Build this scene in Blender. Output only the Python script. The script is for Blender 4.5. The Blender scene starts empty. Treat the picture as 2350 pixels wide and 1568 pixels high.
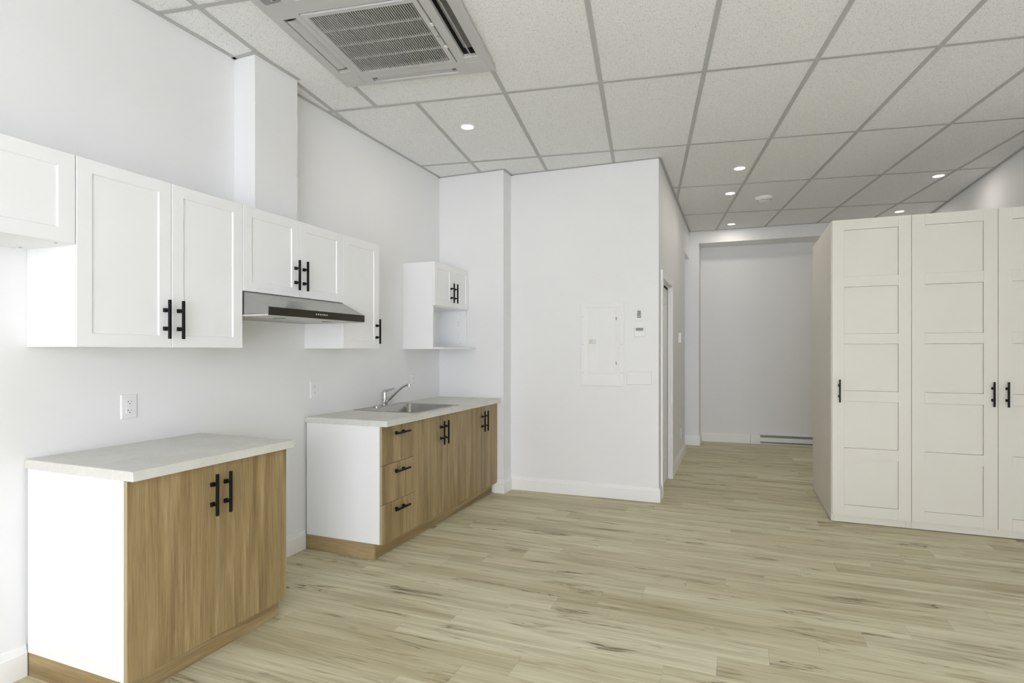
import bpy, bmesh, math, random
from mathutils import Vector, Matrix
PI = math.pi
R = math.radians
scene = bpy.context.scene
C = scene.collection
random.seed(7)

# ------------------------------------------------------------------ camera
CAM = Vector((2.79674, 0.0, 1.37112))
FPX, YAW, SHIFT = 1291.884, R(21.883), 21.94
cd = bpy.data.cameras.new('camera')
cd.sensor_fit = 'HORIZONTAL'; cd.sensor_width = 36.0
cd.lens = FPX * 36.0 / 2350.0
cd.shift_y = SHIFT / 2350.0
cd.clip_start = 0.05; cd.clip_end = 200
cam = bpy.data.objects.new('camera', cd); C.objects.link(cam)
cam.location = CAM; cam.rotation_euler = (PI/2, 0, YAW)
scene.camera = cam

# ------------------------------------------------------------------ world, daylight, exposure
w = bpy.data.worlds.new('overcast_sky'); scene.world = w; w.use_nodes = True
bg = w.node_tree.nodes['Background']
bg.inputs[0].default_value = (0.915, 0.935, 1.0, 1); bg.inputs[1].default_value = 8.6
WX0, WX1, WZ0, WZ1, WY = 1.85, 4.95, 0.05, 2.5, -3.0      # shop window in the front wall, behind the camera
ld = bpy.data.lights.new('window_daylight', 'AREA'); ld.shape = 'RECTANGLE'
ld.size = WX1 - WX0; ld.size_y = WZ1 - WZ0
ld.cycles.is_portal = True
lo = bpy.data.objects.new('window_daylight', ld); C.objects.link(lo)
lo.location = ((WX0+WX1)/2, WY + 0.02, (WZ0+WZ1)/2); lo.rotation_euler = (PI/2, 0, PI)
SPOT_W = 2.3                                              # each ceiling downlight
scene.view_settings.view_transform = 'Standard'
scene.view_settings.look = 'None'
scene.view_settings.exposure = 0.17
scene.view_settings.gamma = 1.0
scene.view_settings.use_curve_mapping = False
scene.cycles.max_bounces = 14
scene.cycles.diffuse_bounces = 8
scene.cycles.glossy_bounces = 5
scene.cycles.sample_clamp_indirect = 6.0

# ------------------------------------------------------------------ materials
def new_mat(name, col, rough=0.5, metal=0.0, spec=0.5):
    m = bpy.data.materials.new(name); m.use_nodes = True
    b = m.node_tree.nodes['Principled BSDF']
    b.inputs['Base Color'].default_value = (*col, 1)
    b.inputs['Roughness'].default_value = rough
    b.inputs['Metallic'].default_value = metal
    b.inputs['Specular IOR Level'].default_value = spec
    return m, m.node_tree, b
def node(nt, t, **kw):
    n = nt.nodes.new(t)
    for k, v in kw.items(): setattr(n, k, v)
    return n
def coords(nt, scale=(1,1,1), rnd=0.0, kind='Object'):
    tc = node(nt, 'ShaderNodeTexCoord'); mp = node(nt, 'ShaderNodeMapping')
    mp.inputs['Scale'].default_value = scale
    nt.links.new(tc.outputs[kind], mp.inputs['Vector'])
    if rnd:
        oi = node(nt, 'ShaderNodeObjectInfo'); ml = node(nt, 'ShaderNodeMath', operation='MULTIPLY')
        ml.inputs[1].default_value = rnd
        nt.links.new(oi.outputs['Random'], ml.inputs[0])
        nt.links.new(ml.outputs[0], mp.inputs['Location'])
    return mp.outputs['Vector']
def noise(nt, vec, scale, detail=3, rough=0.55, dist=0.0):
    n = node(nt, 'ShaderNodeTexNoise')
    n.inputs['Scale'].default_value = scale; n.inputs['Detail'].default_value = detail
    n.inputs['Roughness'].default_value = rough; n.inputs['Distortion'].default_value = dist
    nt.links.new(vec, n.inputs['Vector']); return n.outputs['Fac']
def ramp(nt, fac, stops):
    r = node(nt, 'ShaderNodeValToRGB'); e = r.color_ramp.elements
    while len(e) < len(stops): e.new(0.5)
    for el, (p, c) in zip(e, stops):
        el.position = p; el.color = (*c, 1) if len(c) == 3 else c
    nt.links.new(fac, r.inputs[0]); return r.outputs[0]
def mix(nt, fac, a, b, mode='MIX'):
    n = node(nt, 'ShaderNodeMix', data_type='RGBA', blend_type=mode)
    for s, v in ((0, fac), (6, a), (7, b)):
        if isinstance(v, (int, float)): n.inputs[s].default_value = v
        elif isinstance(v, tuple): n.inputs[s].default_value = (*v, 1)
        else: nt.links.new(v, n.inputs[s])
    return n.outputs[2]
def bump(nt, b, fac, strength, dist=0.002):
    n = node(nt, 'ShaderNodeBump'); n.inputs['Strength'].default_value = strength; n.inputs['Distance'].default_value = dist
    nt.links.new(fac, n.inputs['Height']); nt.links.new(n.outputs[0], b.inputs['Normal'])

def paint(name, col, rough=0.6, grain=260, strength=0.06, spec=0.35):
    m, nt, b = new_mat(name, col, rough, spec=spec)
    v = coords(nt)
    f = noise(nt, v, grain, 2); g = noise(nt, v, 1.3, 3)
    c = mix(nt, ramp(nt, g, [(0.3, (0,0,0)), (0.7, (1,1,1))]), tuple(x*0.985 for x in col), tuple(min(1, x*1.01) for x in col))
    nt.links.new(c, b.inputs['Base Color']); bump(nt, b, f, strength, 0.001)
    return m
M = {}
M['wall'] = paint('wall_paint', (0.80, 0.805, 0.815))
M['trim'] = paint('trim_paint', (0.84, 0.84, 0.84), 0.4, 120, 0.02)
M['cab'] = paint('white_cabinet', (0.845, 0.855, 0.87), 0.42, 300, 0.015, 0.45)
M['ward'] = paint('greige_wardrobe', (0.70, 0.68, 0.62), 0.45, 300, 0.02, 0.4)
M['plastic'] = paint('white_plastic', (0.80, 0.805, 0.815), 0.42, 200, 0.005, 0.4)
M['ac'] = paint('ac_plastic', (0.53, 0.53, 0.53), 0.35, 200, 0.01, 0.45)
M['tee'] = paint('ceiling_tee', (0.47, 0.475, 0.47), 0.5, 200, 0.01)
M['black'], _, _ = new_mat('matt_black', (0.005, 0.005, 0.005), 0.45, spec=0.22)
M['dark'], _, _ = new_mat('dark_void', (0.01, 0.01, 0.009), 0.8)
M['slot'], _, _ = new_mat('socket_slot', (0.02, 0.02, 0.025), 0.7)
M['filter'] = paint('grey_filter', (0.045, 0.045, 0.04), 0.8, 400, 0.4)
M['lcd'], _, _ = new_mat('lcd_grey', (0.22, 0.23, 0.25), 0.25)
M['greyplast'], _, _ = new_mat('grey_plastic', (0.26, 0.265, 0.27), 0.4)
M['beigeplast'], _, _ = new_mat('beige_latch', (0.62, 0.62, 0.57), 0.4)
M['chrome'], _, _ = new_mat('chrome', (0.62, 0.62, 0.64), 0.06, 1.0)
M['screw'], _, _ = new_mat('screw_metal', (0.45, 0.45, 0.44), 0.35, 1.0)
M['slab'] = paint('floor_underlay', (0.36, 0.33, 0.24), 0.8, 60, 0.1)
M['text'], _, _ = new_mat('dark_print', (0.012, 0.012, 0.012), 0.35)

def steel(name, col, rough, axis, brush=0.12):
    m, nt, b = new_mat(name, col, rough, 1.0)
    s = [900, 900, 900]; s[axis] = 6
    f = noise(nt, coords(nt, tuple(s)), 1.0, 2)
    r = node(nt, 'ShaderNodeMapRange'); r.inputs[3].default_value = rough - 0.06; r.inputs[4].default_value = rough + 0.1
    nt.links.new(f, r.inputs[0]); nt.links.new(r.outputs[0], b.inputs['Roughness'])
    bump(nt, b, f, brush, 0.0004)
    return m
M['steel'] = steel('brushed_steel', (0.40, 0.40, 0.385), 0.27, 0)
M['sink'] = steel('sink_steel', (0.42, 0.415, 0.39), 0.2, 0, 0.05)
M['darksteel'] = steel('dark_steel_band', (0.075, 0.072, 0.062), 0.3, 0, 0.05)

def wood(name, axis):
    m, nt, b = new_mat(name, (0.25, 0.19, 0.1), 0.45, spec=0.35)
    s1 = [12, 12, 12]; s1[axis] = 0.8
    s2 = [190, 190, 190]; s2[axis] = 7.0
    s3 = [42, 42, 42]; s3[axis] = 0.9
    broad = noise(nt, coords(nt, tuple(s1), 37.0), 1.0, 3, 0.5, 1.1)
    fine = noise(nt, coords(nt, tuple(s2), 11.0), 1.0, 3, 0.6)
    mid = noise(nt, coords(nt, tuple(s3), 23.0), 1.0, 2, 0.5, 0.3)
    c = ramp(nt, broad, [(0.22, (0.205, 0.142, 0.064)), (0.45, (0.305, 0.222, 0.106)), (0.62, (0.40, 0.304, 0.160)), (0.8, (0.33, 0.243, 0.118))])
    c = mix(nt, 0.3, c, ramp(nt, mid, [(0.3, (0.72, 0.70, 0.66)), (0.65, (1.08, 1.08, 1.08))]), 'MULTIPLY')
    c = mix(nt, 0.6, c, ramp(nt, fine, [(0.32, (0.66, 0.63, 0.58)), (0.52, (1.0, 1.0, 1.0)), (0.7, (1.18, 1.18, 1.18))]), 'MULTIPLY')
    nt.links.new(c, b.inputs['Base Color']); bump(nt, b, fine, 0.12, 0.0006)
    return m
M['wood'] = wood('walnut_oak_vertical', 2)
M['woodh'] = wood('walnut_oak_horizontal', 0)
M['band'] = paint('edge_banding', (0.40, 0.345, 0.22), 0.5, 200, 0.02)
M['woodd'] = wood('walnut_oak_end', 1)

def counter_mat():
    m, nt, b = new_mat('laminate_stone', (0.6, 0.6, 0.56), 0.4, spec=0.4)
    v = coords(nt)
    big = noise(nt, v, 5.0, 5, 0.6, 0.6); fine = noise(nt, v, 60, 4, 0.6)
    vein = node(nt, 'ShaderNodeTexVoronoi', feature='DISTANCE_TO_EDGE'); vein.inputs['Scale'].default_value = 9.0
    dv = node(nt, 'ShaderNodeVectorMath', operation='ADD')
    nz = node(nt, 'ShaderNodeTexNoise'); nz.inputs['Scale'].default_value = 6; nz.inputs['Detail'].default_value = 4
    sc = node(nt, 'ShaderNodeVectorMath', operation='SCALE'); sc.inputs['Scale'].default_value = 0.25
    nt.links.new(v, nz.inputs['Vector']); nt.links.new(nz.outputs['Color'], sc.inputs[0])
    nt.links.new(v, dv.inputs[0]); nt.links.new(sc.outputs[0], dv.inputs[1]); nt.links.new(dv.outputs[0], vein.inputs['Vector'])
    c = ramp(nt, big, [(0.3, (0.60, 0.60, 0.565)), (0.7, (0.69, 0.69, 0.66))])
    c = mix(nt, 0.5, c, ramp(nt, fine, [(0.3, (0.92, 0.92, 0.91)), (0.7, (1.05, 1.05, 1.05))]), 'MULTIPLY')
    c = mix(nt, ramp(nt, vein.outputs['Distance'], [(0.0, (0.30, 0.30, 0.30)), (0.025, (0, 0, 0))]), c, (0.80, 0.80, 0.78))
    nt.links.new(c, b.inputs['Base Color'])
    return m
M['counter'] = counter_mat()

def tile_mat():
    m, nt, b = new_mat('mineral_fibre_tile', (0.72, 0.72, 0.68), 0.85, spec=0.15)
    v = coords(nt, (1,1,1), 19.0)
    a = noise(nt, v, 235, 2, 0.5, 1.6); d = noise(nt, v, 150, 3, 0.6, 1.0)
    f = noise(nt, v, 900, 2)
    spots = ramp(nt, a, [(0.622, (0, 0, 0)), (0.67, (1, 1, 1))])
    spots2 = ramp(nt, d, [(0.648, (0, 0, 0)), (0.69, (0.9, 0.9, 0.9))])
    c = mix(nt, spots, (0.86, 0.865, 0.87), (0.14, 0.14, 0.135))
    c = mix(nt, spots2, c, (0.30, 0.30, 0.29))
    c = mix(nt, 0.5, c, ramp(nt, f, [(0.3, (0.93, 0.93, 0.93)), (0.7, (1.04, 1.04, 1.04))]), 'MULTIPLY')
    nt.links.new(c, b.inputs['Base Color']); bump(nt, b, a, -0.25, 0.001)
    return m
M['tile'] = tile_mat()

def plank_mat():
    m, nt, b = new_mat('pale_maple_plank', (0.5, 0.46, 0.35), 0.55, spec=0.12)
    oi = node(nt, 'ShaderNodeObjectInfo')
    big = noise(nt, coords(nt, (0.8, 8, 1), 61.0), 1.0, 4, 0.55, 0.7)
    fine = noise(nt, coords(nt, (2.5, 150, 1), 17.0), 1.0, 3, 0.65)
    streak = noise(nt, coords(nt, (0.9, 30, 1), 91.0), 1.0, 3, 0.6, 0.4)
    line = noise(nt, coords(nt, (1.3, 11, 1), 43.0), 1.0, 4, 0.55, 0.9)      # long wandering contours become cracks
    mask = noise(nt, coords(nt, (1.7, 6, 1), 29.0), 1.0, 2, 0.5)
    smud = noise(nt, coords(nt, (2.2, 15, 1), 77.0), 1.0, 4, 0.6, 1.0)
    saw = noise(nt, coords(nt, (130, 7.0, 1), 53.0), 1.0, 2, 0.5)
    scuff = noise(nt, coords(nt, (2.0, 3.5, 1), 13.0), 1.0, 2, 0.5)
    base = ramp(nt, oi.outputs['Random'], [(0.0, (0.575, 0.525, 0.36)), (0.3, (0.63, 0.59, 0.42)), (0.55, (0.67, 0.635, 0.465)), (0.8, (0.625, 0.59, 0.435)), (1.0, (0.585, 0.535, 0.37))])
    c = mix(nt, 1.0, base, ramp(nt, big, [(0.30, (0.74, 0.71, 0.65)), (0.46, (0.96, 0.955, 0.94)), (0.64, (1.08, 1.09, 1.11))]), 'MULTIPLY')
    c = mix(nt, 0.55, c, ramp(nt, streak, [(0.36, (0.78, 0.75, 0.69)), (0.5, (1.0, 1.0, 1.0)), (0.66, (1.05, 1.06, 1.07))]), 'MULTIPLY')
    c = mix(nt, 0.75, c, ramp(nt, fine, [(0.34, (0.76, 0.74, 0.70)), (0.52, (1.0, 1.0, 1.0)), (0.7, (1.07, 1.07, 1.08))]), 'MULTIPLY')
    c = mix(nt, ramp(nt, smud, [(0.60, (0, 0, 0)), (0.74, (0.75, 0.75, 0.75))]), c, (0.255, 0.19, 0.085))
    # dark cracks: thin bands around a contour of "line", only where "mask" is high
    crack = ramp(nt, line, [(0.482, (0, 0, 0)), (0.499, (1, 1, 1)), (0.501, (1, 1, 1)), (0.516, (0, 0, 0))])
    mk = ramp(nt, mask, [(0.57, (0, 0, 0)), (0.66, (0.8, 0.8, 0.8))])
    halo = ramp(nt, line, [(0.42, (0, 0, 0)), (0.5, (0.55, 0.55, 0.55)), (0.58, (0, 0, 0))])
    c = mix(nt, mix(nt, 1.0, halo, mk, 'MULTIPLY'), c, (0.30, 0.24, 0.14))
    c = mix(nt, mix(nt, 1.0, crack, mk, 'MULTIPLY'), c, (0.085, 0.07, 0.045))
    # knots
    vo = node(nt, 'ShaderNodeTexVoronoi'); vo.inputs['Scale'].default_value = 1.0
    nt.links.new(coords(nt, (1.9, 5.2, 1), 67.0), vo.inputs['Vector'])
    kn = mix(nt, 1.0, ramp(nt, vo.outputs['Distance'], [(0.03, (0.9, 0.9, 0.9)), (0.11, (0, 0, 0))]), ramp(nt, fine, [(0.35, (1, 1, 1)), (0.6, (0.25, 0.25, 0.25))]), 'MULTIPLY')
    c = mix(nt, kn, c, (0.16, 0.12, 0.07))
    # pale saw marks in patches
    sm = mix(nt, 1.0, ramp(nt, saw, [(0.58, (0, 0, 0)), (0.68, (0.28, 0.28, 0.28))]), ramp(nt, scuff, [(0.60, (0, 0, 0)), (0.70, (1, 1, 1))]), 'MULTIPLY')
    c = mix(nt, sm, c, (0.70, 0.67, 0.55))
    nt.links.new(c, b.inputs['Base Color']); bump(nt, b, fine, 0.12, 0.0006)
    return m
M['plank'] = plank_mat()

def emit(name, col, s):
    m = bpy.data.materials.new(name); m.use_nodes = True; nt = m.node_tree
    b = nt.nodes['Principled BSDF']; b.inputs['Base Color'].default_value = (0.9, 0.9, 0.9, 1)
    b.inputs['Emission Color'].default_value = (*col, 1); b.inputs['Emission Strength'].default_value = s
    return m
M['lamp'] = emit('led_diffuser', (1.0, 0.98, 0.93), 9.0)

# ------------------------------------------------------------------ mesh helpers
class MB:
    def __init__(s): s.bm = bmesh.new()
    def face(s, pts):
        vs = [s.bm.verts.new(p) for p in pts]
        try: return s.bm.faces.new(vs)
        except ValueError: return None
    def box(s, x0, x1, y0, y1, z0, z1):
        P = [(x, y, z) for z in (z0, z1) for y in (y0, y1) for x in (x0, x1)]
        v = [s.bm.verts.new(p) for p in P]
        for q in ((0,2,3,1), (4,5,7,6), (0,1,5,4), (2,6,7,3), (0,4,6,2), (1,3,7,5)): s.bm.faces.new([v[i] for i in q])
        return s
    def prism(s, poly, z0, z1):                      # vertical prism over an (x, y) polygon
        a = [s.bm.verts.new((x, y, z0)) for x, y in poly]; b = [s.bm.verts.new((x, y, z1)) for x, y in poly]
        n = len(poly); s.bm.faces.new(a[::-1]); s.bm.faces.new(b)
        for i in range(n): s.bm.faces.new((a[i], a[(i+1) % n], b[(i+1) % n], b[i]))
        return s
    def prism_x(s, poly, x0, x1):                    # prism along x over a (y, z) polygon
        a = [s.bm.verts.new((x0, y, z)) for y, z in poly]; b = [s.bm.verts.new((x1, y, z)) for y, z in poly]
        n = len(poly); s.bm.faces.new(a); s.bm.faces.new(b[::-1])
        for i in range(n): s.bm.faces.new((a[i], b[i], b[(i+1) % n], a[(i+1) % n]))
        return s
    def prism_y(s, poly, y0, y1):                    # prism along y over an (x, z) polygon
        a = [s.bm.verts.new((x, y0, z)) for x, z in poly]; b = [s.bm.verts.new((x, y1, z)) for x, z in poly]
        n = len(poly); s.bm.faces.new(a); s.bm.faces.new(b[::-1])
        for i in range(n): s.bm.faces.new((a[i], b[i], b[(i+1) % n], a[(i+1) % n]))
        return s
    def rings(s, rings, cap0=True, cap1=True):       # loft equal-length loops
        L = [[s.bm.verts.new(p) for p in r] for r in rings]; n = len(L[0])
        for a, b in zip(L, L[1:]):
            for i in range(n): s.bm.faces.new((a[i], a[(i+1) % n], b[(i+1) % n], b[i]))
        if cap0: s.bm.faces.new(L[0][::-1])
        if cap1: s.bm.faces.new(L[-1])
        return s
    def lathe(s, prof, seg=24, o=(0,0,0), axis='z', cap0=True, cap1=True):     # prof: (radius, height)
        def P(r, h, t):
            c, q = r*math.cos(t), r*math.sin(t)
            d = {'z': (c, q, h), 'y': (c, h, q), 'x': (h, c, q)}[axis]
            return (o[0]+d[0], o[1]+d[1], o[2]+d[2])
        return s.rings([[P(r, h, 2*PI*i/seg) for i in range(seg)] for r, h in prof], cap0, cap1)
    def tube(s, pts, rad, seg=12):
        rr = rad if isinstance(rad, (list, tuple)) else [rad]*len(pts)
        pts = [Vector(p) for p in pts]; rings = []; up = Vector((0, 0, 1))
        for i, p in enumerate(pts):
            d = (pts[min(i+1, len(pts)-1)] - pts[max(i-1, 0)]).normalized()
            a = d.cross(up)
            if a.length < 1e-4: a = d.cross(Vector((1, 0, 0)))
            a.normalize(); b = d.cross(a).normalized()
            rings.append([p + a*rr[i]*math.cos(2*PI*k/seg) + b*rr[i]*math.sin(2*PI*k/seg) for k in range(seg)])
        return s.rings(rings)
    def relief(s, xs, zs, depth, back):              # stepped plate facing -y; depth(i, j) gives the front y of a cell or None for a hole
        nx, nz = len(xs)-1, len(zs)-1
        D = [[depth(i, j) for j in range(nz)] for i in range(nx)]
        g = lambda i, j: D[i][j] if 0 <= i < nx and 0 <= j < nz else None
        for i in range(nx):
            for j in range(nz):
                d = D[i][j]
                if d is None: continue
                x0, x1, z0, z1 = xs[i], xs[i+1], zs[j], zs[j+1]
                s.face([(x0, d, z0), (x1, d, z0), (x1, d, z1), (x0, d, z1)])
                s.face([(x0, back, z0), (x0, back, z1), (x1, back, z1), (x1, back, z0)])
                for (a, b, p, q) in ((i-1, j, (x0, z1), (x0, z0)), (i+1, j, (x1, z0), (x1, z1)), (i, j-1, (x0, z0), (x1, z0)), (i, j+1, (x1, z1), (x0, z1))):
                    n = g(a, b); e = back if n is None else n
                    if e > d + 1e-7: s.face([(p[0], d, p[1]), (p[0], e, p[1]), (q[0], e, q[1]), (q[0], d, q[1])])
        bmesh.ops.remove_doubles(s.bm, verts=s.bm.verts, dist=1e-6)
        return s
    def build(s, name, mat, parent=None, bevel=0.0, smooth=False, seg=2, xf=None):
        bmesh.ops.recalc_face_normals(s.bm, faces=s.bm.faces)
        me = bpy.data.meshes.new(name)
        if xf is not None: s.bm.transform(xf)
        s.bm.to_mesh(me); s.bm.free()
        me.materials.append(M[mat])
        if smooth:
            for p in me.polygons: p.use_smooth = True
        o = bpy.data.objects.new(name, me); C.objects.link(o)
        if parent is not None: o.parent = parent
        if bevel:
            b = o.modifiers.new('edge', 'BEVEL'); b.width = bevel; b.segments = seg; b.limit_method = 'ANGLE'; b.angle_limit = R(30)
        if smooth == 'auto':
            pass
        return o
def auto_smooth(o, ang=40):
    me = o.data
    bm = bmesh.new(); bm.from_mesh(me)
    for e in bm.edges:
        if len(e.link_faces) == 2: e.smooth = e.calc_face_angle(0) < R(ang)
    for f in bm.faces: f.smooth = True
    bm.to_mesh(me); bm.free()
    return o
def tag(o, label, cat, group=None, kind=None):
    o['label'] = label; o['category'] = cat
    if group: o['group'] = group
    if kind: o['kind'] = kind
    return o
def thing(name, label, cat, loc=(0,0,0), rotz=0.0, group=None):
    o = bpy.data.objects.new(name, None); C.objects.link(o)
    o.empty_display_size = 0.05
    o.location = loc; o.rotation_euler = (0, 0, rotz)
    return tag(o, label, cat, group)
def struct(o, label=None):
    o['kind'] = 'structure'
    if label: o['label'] = label
    return o
def project(p):
    d = Vector(p) - CAM; c, s = math.cos(YAW), math.sin(YAW)
    r = d.x*c + d.y*s; f = -d.x*s + d.y*c
    if f < 0.05: return None
    return 1175 + FPX*r/f, 784 + SHIFT - FPX*d.z/f

# ------------------------------------------------------------------ room shell
ZC = 3.1163            # underside of the ceiling grid
XR = 5.08              # right wall
YE = 5.0               # kitchen end wall
PX = 2.13              # partition's side face
def yback(x): return 5.192 + (x - 0.70) * 0.0225
def yhall(x): return 9.045 + (x - 2.267) * 0.05
TOP = ZC + 0.004

fl = struct(MB().box(-0.15, XR+0.15, WY-0.15, 9.6, -0.12, -0.004).build('floor', 'slab'))

# floor planks: rows along x, every plank in view an object, the rest joined
ANG = 0.011
PW, PL, X0 = 0.1626, 1.27, 1.44
def plank_poly(xa, xb, r):
    ya = 2.190 + PW*r; yb = ya + PW; g = 0.00025
    f = lambda x, y: (x, y + ANG*(x - X0))
    return [f(xa+g, ya+g), f(xb-g, ya+g), f(xb-g, yb-g), f(xa+g, yb-g)]
def plank_geo(mb, poly):
    t = 0.0008
    cx = sum(p[0] for p in poly)/4; cy = sum(p[1] for p in poly)/4
    ins = [(p[0] + (t if p[0] < cx else -t), p[1] + (t if p[1] < cy else -t)) for p in poly]
    mb.rings([[(x, y, -0.004) for x, y in poly], [(x, y, -0.0006) for x, y in poly], [(x, y, 0.0) for x, y in ins]], cap0=False)
rest = MB(); n_pl = 0
for r in range(-30, 43):
    off = 1.226 + 0.2145*(r-1) if r >= 1 else (0.624 + 0.2145*r if r > -6 else 0.3 + 0.437*r)
    ymid = 2.19 + PW*(r+0.5)
    xmin = 0.0 if ymid < 5.2 else 2.0
    n0 = math.floor((xmin - off)/PL)
    for n in range(n0, n0+6):
        xa, xb = max(xmin, off + PL*n), min(XR, off + PL*(n+1))
        if xb - xa < 0.02: continue
        poly = plank_poly(xa, xb, r)
        vis = False
        for k in range(5):
            for q in (0, 1):
                x = xa + (xb-xa)*k/4; y = 2.19 + PW*(r+q) + ANG*(x-X0)
                p = project((x, y, 0))
                if p and -20 < p[0] < 2370 and p[1] < 1588: vis = True
        if not vis: plank_geo(rest, poly); continue
        mb = MB(); plank_geo(mb, poly); mb.build('plank', 'plank', fl); n_pl += 1
ro = rest.build('plank_field', 'plank', fl); ro['kind'] = 'stuff'

# walls
struct(MB().box(-0.15, 0.0, WY-0.15, 9.6, 0.0, 3.3).build('wall_left', 'wall'))
struct(MB().box(0.0, 0.70, YE, 5.4, 0.0, TOP).build('wall_end', 'wall'))
struct(MB().prism([(0.70, yback(0.70)), (PX, yback(PX)), (PX, 5.38), (0.70, 5.38)], 0.0, TOP).build('wall_back', 'wall'))
DY0, DY1, DH = 5.45, 6.235, 2.055     # closet door opening in the partition
YP1 = 7.905
pm = MB()
pm.relief([5.38, DY0, DY1, YP1, 8.66], [0.0, DH, 2.7145, TOP], lambda i, j: None if (i == 1 and j == 0) or (i == 3 and j < 2) else 0.0, 0.10)
struct(pm.build('wall_partition', 'wall', xf=Matrix.Translation((PX, 0, 0)) @ Matrix.Rotation(PI/2, 4, 'Z')))
struct(MB().box(XR, XR+0.15, WY-0.15, 9.6, 0.0, 3.3).build('wall_right', 'wall'))
struct(MB().prism([(1.2, 8.60), (2.267, 8.60), (2.267, yhall(2.267)), (1.2, yhall(2.267))], 0.0, 2.94).build('wall_hall_stub', 'wall'))
struct(MB().prism([(0.9, yhall(0.9)), (XR, yhall(XR)), (XR, 9.6), (0.9, 9.6)], 0.0, 3.3).build('wall_hall', 'wall'))
struct(MB().box(0.9, 1.2, 7.9, 9.1, 0.0, 3.3).build('wall_passage', 'wall'))
struct(MB().prism([(1.2, 8.61), (XR, 8.61 + (XR-1.2)*0.03), (XR, 9.3), (1.2, 9.1)], 2.943, 3.3).build('wall_beam', 'wall'))
fm = MB().relief([-0.15, WX0, WX1, XR+0.15], [0.0, WZ0, WZ1, 3.3], lambda i, j: None if i == 1 and j == 1 else 0.0, 0.15)
struct(fm.build('wall_front', 'wall', xf=Matrix.Translation((0, WY-0.15, 0))))
# boxed duct chase above the hood cabinet
ch = struct(MB().box(0.0, 0.161, 2.508, 2.851, 2.160, TOP).build('wall_duct_chase', 'wall'))
for z in (2.30, 2.42, 2.62, 2.83, 3.02):
    MB().lathe([(0.0055, 0.0), (0.005, 0.0018), (0.002, 0.0025)], 10, (0.161, 2.5165, z), 'x').build('screw_head', 'wall', ch)
for z in (2.26, 2.50, 2.70, 2.89, 3.05):
    MB().lathe([(0.0055, 0.0), (0.005, 0.0018), (0.002, 0.0025)], 10, (0.161, 2.842, z), 'x').build('screw_head', 'wall', ch)

# ceiling: backing slab, lay-in tiles, tee bars, wall angles
ce = struct(MB().box(-0.15, XR+0.15, WY-0.15, 8.75, ZC+0.03, ZC+0.18).build('ceiling', 'tee'))
GA = R(8.65); GO = Vector((1.331, 3.516)); GX, GY = 0.6425, 1.283
ca, sa = math.cos(GA), math.sin(GA)
def g2w(u, v): return (GO.x + u*ca - v*sa, GO.y + u*sa + v*ca)
REG = (0.0, XR, WY, 8.66)
def clip(poly):
    for ax, lim, sg in ((0, REG[0], 1), (0, REG[1], -1), (1, REG[2], 1), (1, REG[3], -1)):
        out = []
        for i in range(len(poly)):
            a, b = poly[i], poly[(i+1) % len(poly)]
            da, db = sg*(a[ax]-lim), sg*(b[ax]-lim)
            if da >= 0: out.append(a)
            if (da >= 0) != (db >= 0):
                t = da/(da-db); out.append((a[0]+(b[0]-a[0])*t, a[1]+(b[1]-a[1])*t))
        poly = out
        if not poly: return []
    return poly
def area(p): return abs(sum(p[i][0]*p[(i+1) % len(p)][1] - p[(i+1) % len(p)][0]*p[i][1] for i in range(len(p))))/2
def in_walls(p):
    return all((x < PX-0.02 and y > 5.25) or (x < 0.70 and y > YE) for x, y in p)
def tile(u0, u1, v0, v1):
    g = 0.004
    p = clip([g2w(u0+g, v0+g), g2w(u1-g, v0+g), g2w(u1-g, v1-g), g2w(u0+g, v1-g)])
    if len(p) < 3 or area(p) < 1e-4 or in_walls(p): return
    MB().prism(p, ZC+0.0045, ZC+0.018).build('ceiling_tile', 'tile', ce)
def bar(u0, u1, v0, v1, dz=0.0):
    p = clip([g2w(u0, v0), g2w(u1, v0), g2w(u1, v1), g2w(u0, v1)])
    if len(p) < 3 or area(p) < 1e-5 or in_walls(p): return
    MB().prism(p, ZC+dz, ZC+0.004).build('tee_bar', 'tee', ce)
TW = 0.014
AU0, AU1, AV0, AV1 = -0.945, 0.0, -1.33, -0.39           # bay that holds the air conditioner
for j in range(-6, 5):
    for i in range(-6, 8):
        u0, u1, v0, v1 = i*GX, (i+1)*GX, j*GY, (j+1)*GY
        if j == -1 and i in (-2, -1): continue
        tile(u0, u1, v0, v1)
tile(-2*GX, AU0, -GY, 0); tile(AU0, AU1, AV1, 0)
for j in range(-6, 5): bar(-8*GX, 10*GX, j*GY-TW, j*GY+TW)
for i in range(-6, 8):
    for j in range(-6, 5):
        if i == -1 and j == -1: continue
        bar(i*GX-TW, i*GX+TW, j*GY+TW, (j+1)*GY-TW, 0.0003)
bar(AU0-TW, AU0+TW, -GY+TW, -TW, 0.0003)
def angle(x0, y0, x1, y1, nx, ny, wd=0.024):             # wall angle: flat strip along a wall
    MB().prism([(x0, y0), (x1, y1), (x1+nx*wd, y1+ny*wd), (x0+nx*wd, y0+ny*wd)], ZC-0.0008, ZC+0.002).build('wall_angle', 'tee', ce)
angle(0.0, WY, 0.0, 2.508, 1, 0); angle(0.0, 2.508, 0.185, 2.508, 0, -1); angle(0.161, 2.508, 0.161, 2.851, 1, 0); angle(0.0, 2.851, 0.0, YE, 1, 0)
angle(0.0, YE, 0.724, YE, 0, -1, 0.02); angle(0.70, YE, 0.70, yback(0.7), 1, 0); angle(0.70, yback(0.70), PX+0.02, yback(PX+0.02), 0, -1, 0.02)
angle(PX, yback(PX), PX, 8.61, 1, 0); angle(XR, WY, XR, 8.7, -1, 0); angle(PX, 8.635, XR, 8.72, 0, -1, 0.012)

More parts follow.
